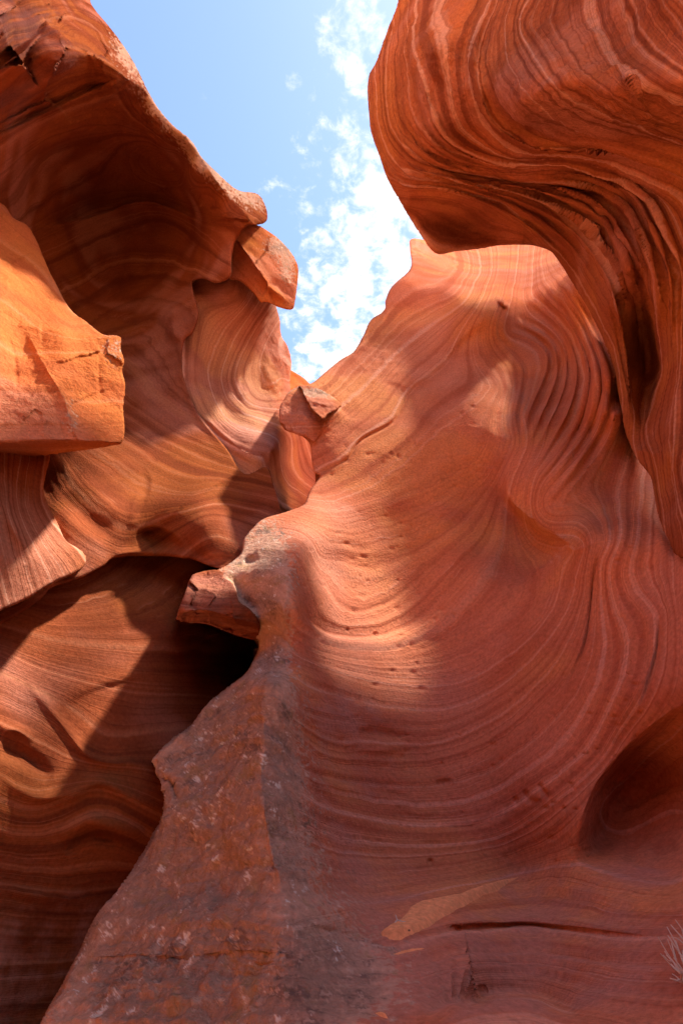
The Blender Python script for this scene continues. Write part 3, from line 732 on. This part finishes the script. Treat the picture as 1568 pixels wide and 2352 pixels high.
# ------------------------------------------------------------------ sunlit lobe with the square-cut block
lobe_outline = [(-430,330,0),(-110,430,0),(0,465,14),(30,500,14),(60,515,14),(78,540,16),(100,592,16),(122,640,16),(160,708,14),(205,745,10),(238,770,7),(262,771,4),(277,777,3),(276,800,3),(284,830,3),(280,852,3),(287,885,3),(281,935,3),(285,975,3),(280,1016,3),
 (250,1024,3),(200,1032,3),(110,1043,3),(50,1050,3),(-110,1060,0),(-430,1090,0)]
lobe_depth = [(0,480,5.7),(60,560,5.9),(0,600,5.1),(100,650,5.7),(180,740,5.5),(60,720,4.9),(240,772,5.2),(150,765,4.85),(200,880,4.75),(270,900,5.05),(270,790,5.2),(190,1010,4.5),(270,1010,4.85),(120,880,4.35),(60,880,4.25),(0,800,4.2),
 (0,1000,4.0),(150,1000,4.4),(-100,600,4.4),(-100,900,3.7),(100,1045,4.2),(50,800,4.6),(-430,600,3.0),(-430,950,2.5)]
lobe_strata = [(0.0,[(0,560),(60,600),(110,650),(170,730)]),(1.0,[(0,640),(60,690),(120,750)]),(2.0,[(60,800),(180,800),(280,800)]),(3.0,[(0,900),(280,900)]),(4.0,[(0,1000),(280,1000)]),(-1,[(0,490),(60,540)])]
lobe_strokes = [
 ('crease',[(40,742),(60,748),(130,760),(200,772),(276,776)],9,0.06),
 ('step',[(52,745),(95,830),(143,911),(170,1008)],6,0.0,60),
 ('crease',[(55,750),(98,832),(146,912),(172,1012)],12,0.07),
 ('ramp',[(-440,1030),(-120,1014),(0,1014),(80,1012),(170,1012),(285,1018)],28,1.2,45),
 ('ridge',[(0,760),(30,800),(40,900)],5,-0.04),('ridge',[(240,780),(225,850),(240,940)],5,-0.02),('ridge',[(0,480),(50,560),(90,640),(150,720)],26,0.1)]
lobe = rock('rock_ledge', lobe_outline, lobe_depth, lobe_strata, lobe_strokes, M_ochre, flute=0.006, rough=0.022, facet=(95, 0.028),
            rough_spots=[(80,920,110,110,0.02),(250,800,50,60,0.03)], lichen=[(262,800,30,45,0.22),(160,960,22,60,0.2)], seed=4, back=1.4, lump=0.025)
tag(lobe, 'glowing yellow-orange rock lobe ending in a flat-bottomed square-cut block', 'rock ledge')

# ------------------------------------------------------------------ fluted rib under the block
rib_outline = [(-430,1000,0),(-110,980,0),(0,1000,0),(60,1015,0),(112,1038,0),(105,1090,12),(100,1130,12),(112,1165,12),(130,1200,12),(150,1240,12),(180,1262,10),(196,1285,8),(180,1312,8),(130,1337,8),(60,1377,8),(0,1404,8),(-110,1450,0),(-430,1560,0)]
rib_depth = [(112,1040,5.9),(105,1060,5.6),(100,1150,5.4),(170,1270,5.4),(50,1100,5.1),(0,1030,5.0),(0,1200,4.5),(60,1250,4.85),(0,1350,4.7),(100,1330,5.1),(-100,1200,4.0),(-100,1400,4.3),(-430,1200,2.9),(-430,1500,3.0)]
rib_strata = [(0.0,[(100,1060),(95,1130),(120,1200),(180,1270)]),(1.2,[(60,1050),(50,1150),(80,1230),(130,1320)]),(2.4,[(0,1060),(10,1160),(30,1250),(60,1370)]),(3.6,[(-60,1100),(-40,1250),(0,1390)])]
rib = rock('rock_rib', rib_outline, rib_depth, rib_strata, [('ridge',[(60,1080),(40,1160),(90,1240)],22,-0.12),('ridge',[(10,1090),(0,1200),(50,1300)],20,-0.12),('ridge',[(30,1090),(20,1180),(60,1260)],12,0.08)],
           M_rib, flute=0.018, seed=5, back=1.0)
tag(rib, 'dark fluted rib of rock curling down beneath the square-cut block', 'rock rib')

# ------------------------------------------------------------------ shadowed wall behind the ridge
low_outline = [(-430,1420,0),(-110,1330,0),(60,1280,0),(240,1240,0),(450,1230,0),(620,1290,0),(720,1420,0),(720,1700,0),(560,1950,0),(480,2150,0),(420,2480,0),(-430,2480,0)]
low_depth = [(240,1310,7.2),(350,1290,8.2),(470,1310,8.6),(0,1450,5.7),(100,1400,6.1),(250,1450,6.6),(400,1450,7.2),(520,1480,10.0),(600,1500,12.5),(500,1600,8.4),(250,1650,6.2),(380,1700,6.7),(100,1650,5.8),(0,1650,5.4),(0,1850,5.3),
 (150,1850,5.7),(300,1850,6.1),(0,2000,5.5),(200,2000,6.1),(0,2300,5.6),(150,2200,6.2),(100,2352,6.1),(380,2100,6.8),(400,2400,6.8),(-100,1600,5.0),(-100,2300,5.2),(680,1600,9.2),(-430,1600,3.9),(-430,2300,4.1)]
low_strata = [(3.0,[(0,1637),(77,1668),(205,1745),(308,1755),(370,1765)]),(4.5,[(0,1795),(80,1830),(230,1800),(370,1855)]),(7.0,[(0,2042),(154,2063),(300,2052)]),(9.0,[(0,2250),(160,2240),(300,2230)]),
 (1.5,[(0,1500),(150,1560),(300,1600),(480,1610)]),(0.0,[(0,1440),(150,1480),(330,1500),(520,1500)]),(-1.0,[(430,1300),(300,1400),(120,1420)]),(10,[(0,2400),(300,2400)])]
low_strokes = [
 ('ridge',[(0,1790),(80,1832),(160,1825),(230,1798),(300,1830),(380,1862)],14,0.12),
 ('ridge',[(60,1560),(140,1660),(210,1740),(300,1755),(370,1768)],12,0.08),
 ('ridge',[(0,1680),(40,1675),(80,1700)],16,0.12),('ridge',[(0,1720),(60,1740),(120,1790)],20,-0.14),
 ('ridge',[(140,1930),(200,1890),(260,1900),(330,1920)],16,0.12),('ridge',[(150,1960),(210,1920),(280,1935)],14,-0.10),
 ('step',[(400,1560),(300,1570),(200,1600),(150,1640)],14,-0.08,80),
 ('ridge',[(0,2040),(100,2060),(200,2055)],12,0.05)]
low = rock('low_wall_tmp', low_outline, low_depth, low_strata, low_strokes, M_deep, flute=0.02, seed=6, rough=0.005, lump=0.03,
           stain=[(60,2200,250,200,0.35)])
low.name = 'canyon_wall'
tag(low, 'shadowed concave wall crossed by slanting light behind the lichen ridge', 'rock wall')

# ------------------------------------------------------------------ swirled wall, brow boulder and far wall at the notch
mid_outline = [(434,616,0),(480,606,0),(560,610,0),(620,660,0),(634,705,10),(641,732,14),(646,770,16),(660,795,16),(668,830,14),(666,862,12),(669,900,10),(700,950,0),(770,1000,0),(790,1230,0),(600,1260,0),(470,1160,0),(410,1000,0),(404,900,0),(408,800,0)]
mid_depth = [(632,720,10.6),(660,800,11.1),(668,890,11.6),(560,700,9.6),(480,680,9.1),(440,780,9.3),(430,850,9.1),(480,850,9.75),(540,850,9.85),(600,800,10.3),(480,950,9.3),(560,930,9.7),(620,950,10.4),(540,1030,8.9),(600,1060,8.75),
 (622,1030,9.05),(650,1060,10.4),(690,1050,12.2),(715,1100,12.8),(680,1150,10.8),(640,1150,9.1),(715,1170,11.4),(560,1100,8.7),(400,700,9.2),(400,1000,9.0),(770,1100,14),(500,1200,8.6)]
mid_strata = [(0.0,[(428,793),(428,888),(476,973),(547,1031),(612,1050)]),(1.0,[(476,783),(462,864),(495,945),(547,997),(604,1007)]),(2.0,[(528,793),(505,864),(524,926),(595,964)]),(3.0,[(600,726),(547,816),(533,878),(571,935)]),
 (4.2,[(630,740),(590,830),(605,900),(655,880)]),(0.3,[(620,1060),(640,1130),(700,1168)]),(1.6,[(652,1010),(657,1090),(715,1140)]),(3.0,[(692,1010),(715,1080)]),(0.4,[(450,690),(540,680)])]
mid_strokes = [('crease',[(430,870),(455,945),(500,985),(550,1030),(612,1052)],8,0.12),('ridge',[(560,830),(548,870),(570,930)],12,0.15),('ridge',[(500,840),(520,930),(580,980)],16,-0.12),
 ('crease',[(638,1000),(618,1050),(624,1110),(650,1165),(690,1178)],7,0.2),('ridge',[(555,835),(552,880),(562,905)],7,-0.12),('ridge',[(620,800),(615,860),(640,900)],10,0.14)]
mid = rock('mid_wall_tmp', mid_outline, mid_depth, mid_strata, mid_strokes, M_mauve, flute=0.05, seed=8, back=1.5, rough=0.012, rough_spots=[(640,850,40,90,0.05)], lump=0.05, step=2.5)
mid.name = 'canyon_wall'
tag(mid, 'pinkish swirled wall with concentric bands beside the notch of sky', 'rock wall')

brow_outline = [(515,560,0),(545,530,4),(566,516,6),(590,517,6),(615,530,7),(640,548,7),(660,570,7),(680,600,6),(685,620,5),(683,650,5),(677,690,4),(670,710,3),(640,705,3),(612,692,3),(598,692,3),(575,665,4),(548,643,4),(525,638,0),(495,600,0)]
brow_depth = [(545,550,8.7),(600,640,8.6),(625,600,8.8),(660,590,9.3),(680,640,9.4),(640,690,9.0),(600,680,8.7),(540,620,8.9),(590,520,9.3),(500,600,9.0),(670,700,9.3)]
brow = rock('boulder', brow_outline, brow_depth, [(0,[(545,550),(600,600),(660,690)]),(1,[(590,530),(640,590),(680,650)]),(-1,[(540,620),(600,680)])],
  [('crease',[(545,548),(580,600),(612,645),(620,660),(672,702)],7,0.25),('step',[(676,695),(650,680),(622,660),(612,668),(600,690)],5,0.25,60),('ridge',[(590,545),(620,590),(650,640)],14,-0.12)],
  M_ochre, flute=0.01, rough=0.04, seed=9, back=1.2, step=2.5, facet=(75, 0.12), lichen=[(650,565,40,25,0.6),(660,620,20,40,0.4)])
tag(brow, 'angular sunlit boulder jutting into the sky beneath the pointed rim', 'boulder')

far_outline = [(600,860,0),(645,842,3),(660,845,3),(672,853,4),(688,862,4),(703,873,4),(714,884,4),(740,896,4),(800,905,0),(800,1260,0),(590,1260,0)]
far_depth = [(640,850,15),(720,890,17),(700,1000,15),(700,1200,14.2),(600,1000,14.5),(780,1000,16),(780,1250,15)]
far = rock('far_wall_tmp', far_outline, far_depth, [(0,[(620,880),(700,900),(760,920)]),(1,[(620,980),(760,1000)]),(2,[(620,1100),(760,1120)])], [], M_ochre, flute=0.05, rough=0.08, seed=10, back=1.5)
far.name = 'canyon_wall'
tag(far, 'distant ochre cliff glimpsed at the foot of the notch and through the window in the ridge', 'rock wall')

# ------------------------------------------------------------------ the rest of the canyon round the viewer and the floor
def shell(name, fn, nu, nv, label, seed):
    a, b = np.meshgrid(np.linspace(0, 1, nu), np.linspace(0, 1, nv))
    P = fn(a.ravel(), b.ravel())
    P = P + 0.35 * np.stack([fbm(P * 0.35 + seed + 9 * k, 3) for k in range(3)], -1)
    i = np.arange(nu * nv).reshape(nv, nu)
    F = np.stack([i[:-1, :-1].ravel(), i[:-1, 1:].ravel(), i[1:, 1:].ravel(), i[1:, :-1].ravel()], 1)
    z = np.zeros(len(P))
    o = put_mesh(name, P, F, M_bowl, {'strata': P[:, 2] * 0.8, 'mottle': z + 0.5, 'broken': z + 0.5, 'hue': z + 0.5, 'grit': z, 'crust': np.zeros((len(P), 4))})
    return o
def back_fn(a, b):
    th = math.radians(-126) + a * math.radians(252)
    r = 4.6 - 0.5 * np.cos(2 * th)
    edge = np.clip((np.abs(th) - math.radians(88)) / math.radians(14), 0, 1)
    z = -2.6 + b * ((7.2 - 2.6 * np.sin(th)) * (1 - edge) + 5.2 * edge)
    lean = 1 - 0.30 * b * b * (1 - edge)
    return np.stack([r * np.sin(th) * lean * 0.95, -r * np.cos(th) * lean * 1.2, z], -1) + 0.35 * np.stack([np.sin(b * 9 + 2 * th), np.sin(b * 8 + th), 0 * b], -1)
bk = shell('canyon_wall', back_fn, 90, 60, '', 3.3)
tag(bk, 'rough red canyon wall closing the slot opposite the bowl', 'rock wall')

def floor():
    n = 120
    a = np.linspace(-1, 1, n); X, Yy = np.meshgrid(np.sign(a) * np.abs(a) ** 3 * 400, np.sign(a) * np.abs(a) ** 3 * 400)
    P = np.stack([X.ravel(), Yy.ravel(), np.full(X.size, -2.4)], -1)
    P[:, 2] += 0.15 * fbm(P * 0.3, 2)
    i = np.arange(n * n).reshape(n, n)
    F = np.stack([i[:-1, :-1].ravel(), i[:-1, 1:].ravel(), i[1:, 1:].ravel(), i[1:, :-1].ravel()], 1)
    z = np.zeros(len(P))
    o = put_mesh('ground', P, F, M_sand, {'strata': P[:, 2], 'mottle': z + 0.5, 'broken': z + 0.5, 'hue': z + 0.5, 'grit': z, 'crust': np.zeros((len(P), 4))})
    tag(o, kind='structure')
floor()

# ------------------------------------------------------------------ small things: sand pockets, stick, pebbles, dry shrub
def on_rock(name, uv, blur=3):
    lo, g, G = FIELDS[name]
    j = np.clip(((uv[:, 0] - lo[0]) / g), blur + 1, G.shape[1] - blur - 2); i = np.clip(((uv[:, 1] - lo[1]) / g), blur + 1, G.shape[0] - blur - 2)
    i0, j0 = np.floor(i).astype(int), np.floor(j).astype(int); fi, fj = (i - i0)[:, None], (j - j0)[:, None]
    out = np.zeros((len(uv), 3)); n = 0
    for a in range(-blur, blur + 1):
        for b in range(-blur, blur + 1):
            A = G[i0 + a, j0 + b] * (1 - fi) * (1 - fj) + G[i0 + a + 1, j0 + b] * fi * (1 - fj) + G[i0 + a, j0 + b + 1] * (1 - fi) * fj + G[i0 + a + 1, j0 + b + 1] * fi * fj
            A = A * (1 - 0)
            out += A; n += 1
    return out / n

def sand_patch(pts, label, seed):
    poly = smooth_line([(u, v) for u, v in pts], 5, closed=True)
    e = fbm(np.c_[poly / 14.0, np.full(len(poly), seed * 5.0)], 3) * 3.0
    poly = poly + np.c_[e, e * 0.6]
    g = 2.0
    lo, hi = poly.min(0) - 4, poly.max(0) + 4
    us, vs = np.arange(lo[0], hi[0], g), np.arange(lo[1], hi[1], g)
    U, V = np.meshgrid(us, vs); uv = np.c_[U.ravel(), V.ravel()]
    ins = inside_poly(uv, poly)
    d = nearest_on_line(uv, poly, True)[0]; d = np.where(ins, d, -d)
    P = on_rock('canyon_wall', uv, 3)
    lift = 0.045 * sstep(d, -3, 14) - 0.012
    P[:, 2] += lift + 0.004 * fbm(P * 9, 3)
    keep = (d > -4).reshape(len(vs), len(us))
    a = np.arange(len(uv)).reshape(len(vs), len(us))
    ok = keep[:-1, :-1] & keep[1:, :-1] & keep[1:, 1:] & keep[:-1, 1:]
    F = np.stack([a[:-1, :-1][ok], a[1:, :-1][ok], a[1:, 1:][ok], a[:-1, 1:][ok]], 1)
    used = np.zeros(len(uv), bool); used[F.ravel()] = True; re = np.cumsum(used) - 1
    P = P[used]; z = np.zeros(len(P))
    o = put_mesh('sand_patch', P, re[F], M_sand, {'strata': P[:, 0] * 2, 'mottle': z + 0.3, 'broken': z + 0.5, 'hue': z + 0.5, 'grit': z, 'crust': np.zeros((len(P), 4))})
    tag(o, label, 'sand')
sand_patch([(871,2139),(888,2158),(917,2158),(940,2150),(975,2138),(1000,2115),(1040,2095),(1090,2070),(1135,2056),(1160,2037),(1196,2013),(1150,2023),(1100,2038),(1045,2057),(985,2070),(945,2083),(930,2098),(912,2112),(888,2128)],
           'pale orange drift of loose sand lying in the groove at the foot of the bowl', 1)
sand_patch([(898,2188),(930,2183),(975,2176),(998,2172),(975,2170),(935,2173),(908,2180)], 'thin sliver of sand below the big sand drift', 2)
sand_patch([(850,2322),(868,2336),(892,2346),(890,2334),(872,2326)], 'tiny dab of sand low on the foreground slab', 3)

def simple_mat(name, col, var=0.2):
    m = bpy.data.materials.new(name); m.use_nodes = True
    nt = m.node_tree; b = nt.nodes['Principled BSDF']; b.inputs['Roughness'].default_value = 0.85
    n = nt.nodes.new('ShaderNodeTexNoise'); n.inputs['Scale'].default_value = 60.0; n.inputs['Detail'].default_value = 4
    mx = nt.nodes.new('ShaderNodeMix'); mx.data_type = 'RGBA'
    mx.inputs[6].default_value = (*[c * (1 - var) for c in col], 1); mx.inputs[7].default_value = (*[min(1, c * (1 + var)) for c in col], 1)
    nt.links.new(n.outputs[0], mx.inputs[0]); nt.links.new(mx.outputs[2], b.inputs['Base Color'])
    return m
M_wood = simple_mat('bleached_wood', (0.55, 0.45, 0.36))
M_straw = simple_mat('dry_straw', (0.62, 0.47, 0.36))
M_pebble = simple_mat('pebble_stone', (0.22, 0.11, 0.07), 0.4)

def tube(name, pts, r0, r1, mat, parent=None, sides=6):
    P = smooth_line(pts, 6); n = len(P); V = []
    for i in range(n):
        t = P[min(i + 1, n - 1)] - P[max(i - 1, 0)]; t = t / (np.linalg.norm(t) + 1e-9)
        a = np.cross(t, (0.3, 0.9, 0.2)); a /= np.linalg.norm(a) + 1e-9; b = np.cross(t, a)
        r = r0 + (r1 - r0) * i / (n - 1)
        for k in range(sides):
            w = 2 * math.pi * k / sides
            V.append(P[i] + r * (math.cos(w) * a + math.sin(w) * b))
    F = [[i * sides + k, i * sides + (k + 1) % sides, (i + 1) * sides + (k + 1) % sides, (i + 1) * sides + k] for i in range(n - 1) for k in range(sides)]
    o = put_mesh(name, np.array(V), np.array(F), mat)
    if parent: o.parent = parent
    return o

rr = random.Random(5)
a = on_rock('canyon_wall', np.array([(907.0, 2130.0), (913.0, 2127.0), (925.0, 2129.0), (938.0, 2126.0), (909.0, 2121.0)]))
up = np.array([0, 0, 0.025])
stick = bpy.data.objects.new('stick', None); scene.collection.objects.link(stick); stick.location = a[1] + up
tag(stick, 'short bleached stick lying on the sand drift', 'stick')
def under(o, root):
    o.parent = root; o.matrix_parent_inverse = root.matrix_basis.inverted()
under(tube('shaft', [a[0] + up, a[1] + up * 1.4, a[2] + up * 1.3, a[3] + up], 0.006, 0.004, M_wood), stick)
under(tube('side_twig', [a[1] + up * 1.3, a[4] + up * 2.0], 0.004, 0.003, M_wood), stick)

def pebble(u, v, r, label):
    p = on_rock('canyon_wall', np.array([(float(u), float(v))]))[0] + np.array([0, 0, 0.022 + r * 0.3])
    n, m = 8, 6; V = []
    for i in range(m + 1):
        for k in range(n):
            ph, th = math.pi * i / m, 2 * math.pi * k / n
            d = np.array([math.sin(ph) * math.cos(th), math.sin(ph) * math.sin(th), 0.7 * math.cos(ph)])
            V.append(d * r)
    V = np.array(V); V *= (1 + 0.35 * fbm(V * 60 + u, 2))[:, None]
    F = [[i * n + k, i * n + (k + 1) % n, (i + 1) * n + (k + 1) % n, (i + 1) * n + k] for i in range(m) for k in range(n)]
    o = put_mesh('pebble', V, np.array(F), M_pebble); o.location = p
    tag(o, label, 'pebble', 'pebbles on the sand drift')
for u, v, r_, lb in [(955,2116,0.010,'largest dark pebble lying in the middle of the sand drift'),(912,2137,0.006,'tiny dark pebble lying right beside the bleached stick'),(940,2148,0.007,'small dark pebble at the lower rim of the sand drift')]:
    pebble(u, v, r_, lb)

root_p = on_rock('canyon_wall', np.array([(1600.0, 2275.0)]))[0]
shrub = bpy.data.objects.new('dry_shrub', None); scene.collection.objects.link(shrub); shrub.location = root_p
tag(shrub, 'leafless dry shrub of thin pale twigs at the foot of the right wall', 'shrub')
targets = [(1537,2150),(1543,2168),(1540,2200),(1556,2128),(1532,2188),(1548,2215),(1560,2165),(1536,2242),(1552,2250),(1572,2140),(1580,2120),(1600,2110),(1620,2130),(1560,2190),(1590,2160)]
for u, v in targets:
    t = on_rock('canyon_wall', np.array([(float(u), float(v))]))[0]
    tip = t * 0.90 + np.array([rr.uniform(-.01, .01), rr.uniform(-.05, .05), 0.0])
    base = root_p + np.array([rr.uniform(-.03, .03), rr.uniform(-.03, .03), -0.01])
    mid = (base + tip) / 2 + np.array([rr.uniform(-.03, .03), rr.uniform(-.06, .0), rr.uniform(-.01, .04)])
    tw = tube('twig', [base, mid, tip], 0.006, 0.0026, M_straw, None, 5)
    under(tw, shrub)
    for k in range(2):
        s0 = mid + (tip - mid) * rr.uniform(0.1, 0.6)
        s1 = s0 + (tip - mid) * rr.uniform(0.3, 0.5) + np.array([rr.uniform(-.05, .05), rr.uniform(-.04, .04), rr.uniform(-.02, .06)])
        sp_ = tube('side_twig', [s0, (s0 + s1) / 2 + np.array([0, 0, rr.uniform(-.008, .008)]), s1], 0.0032, 0.0018, M_straw, None, 4)
        sp_.parent = tw
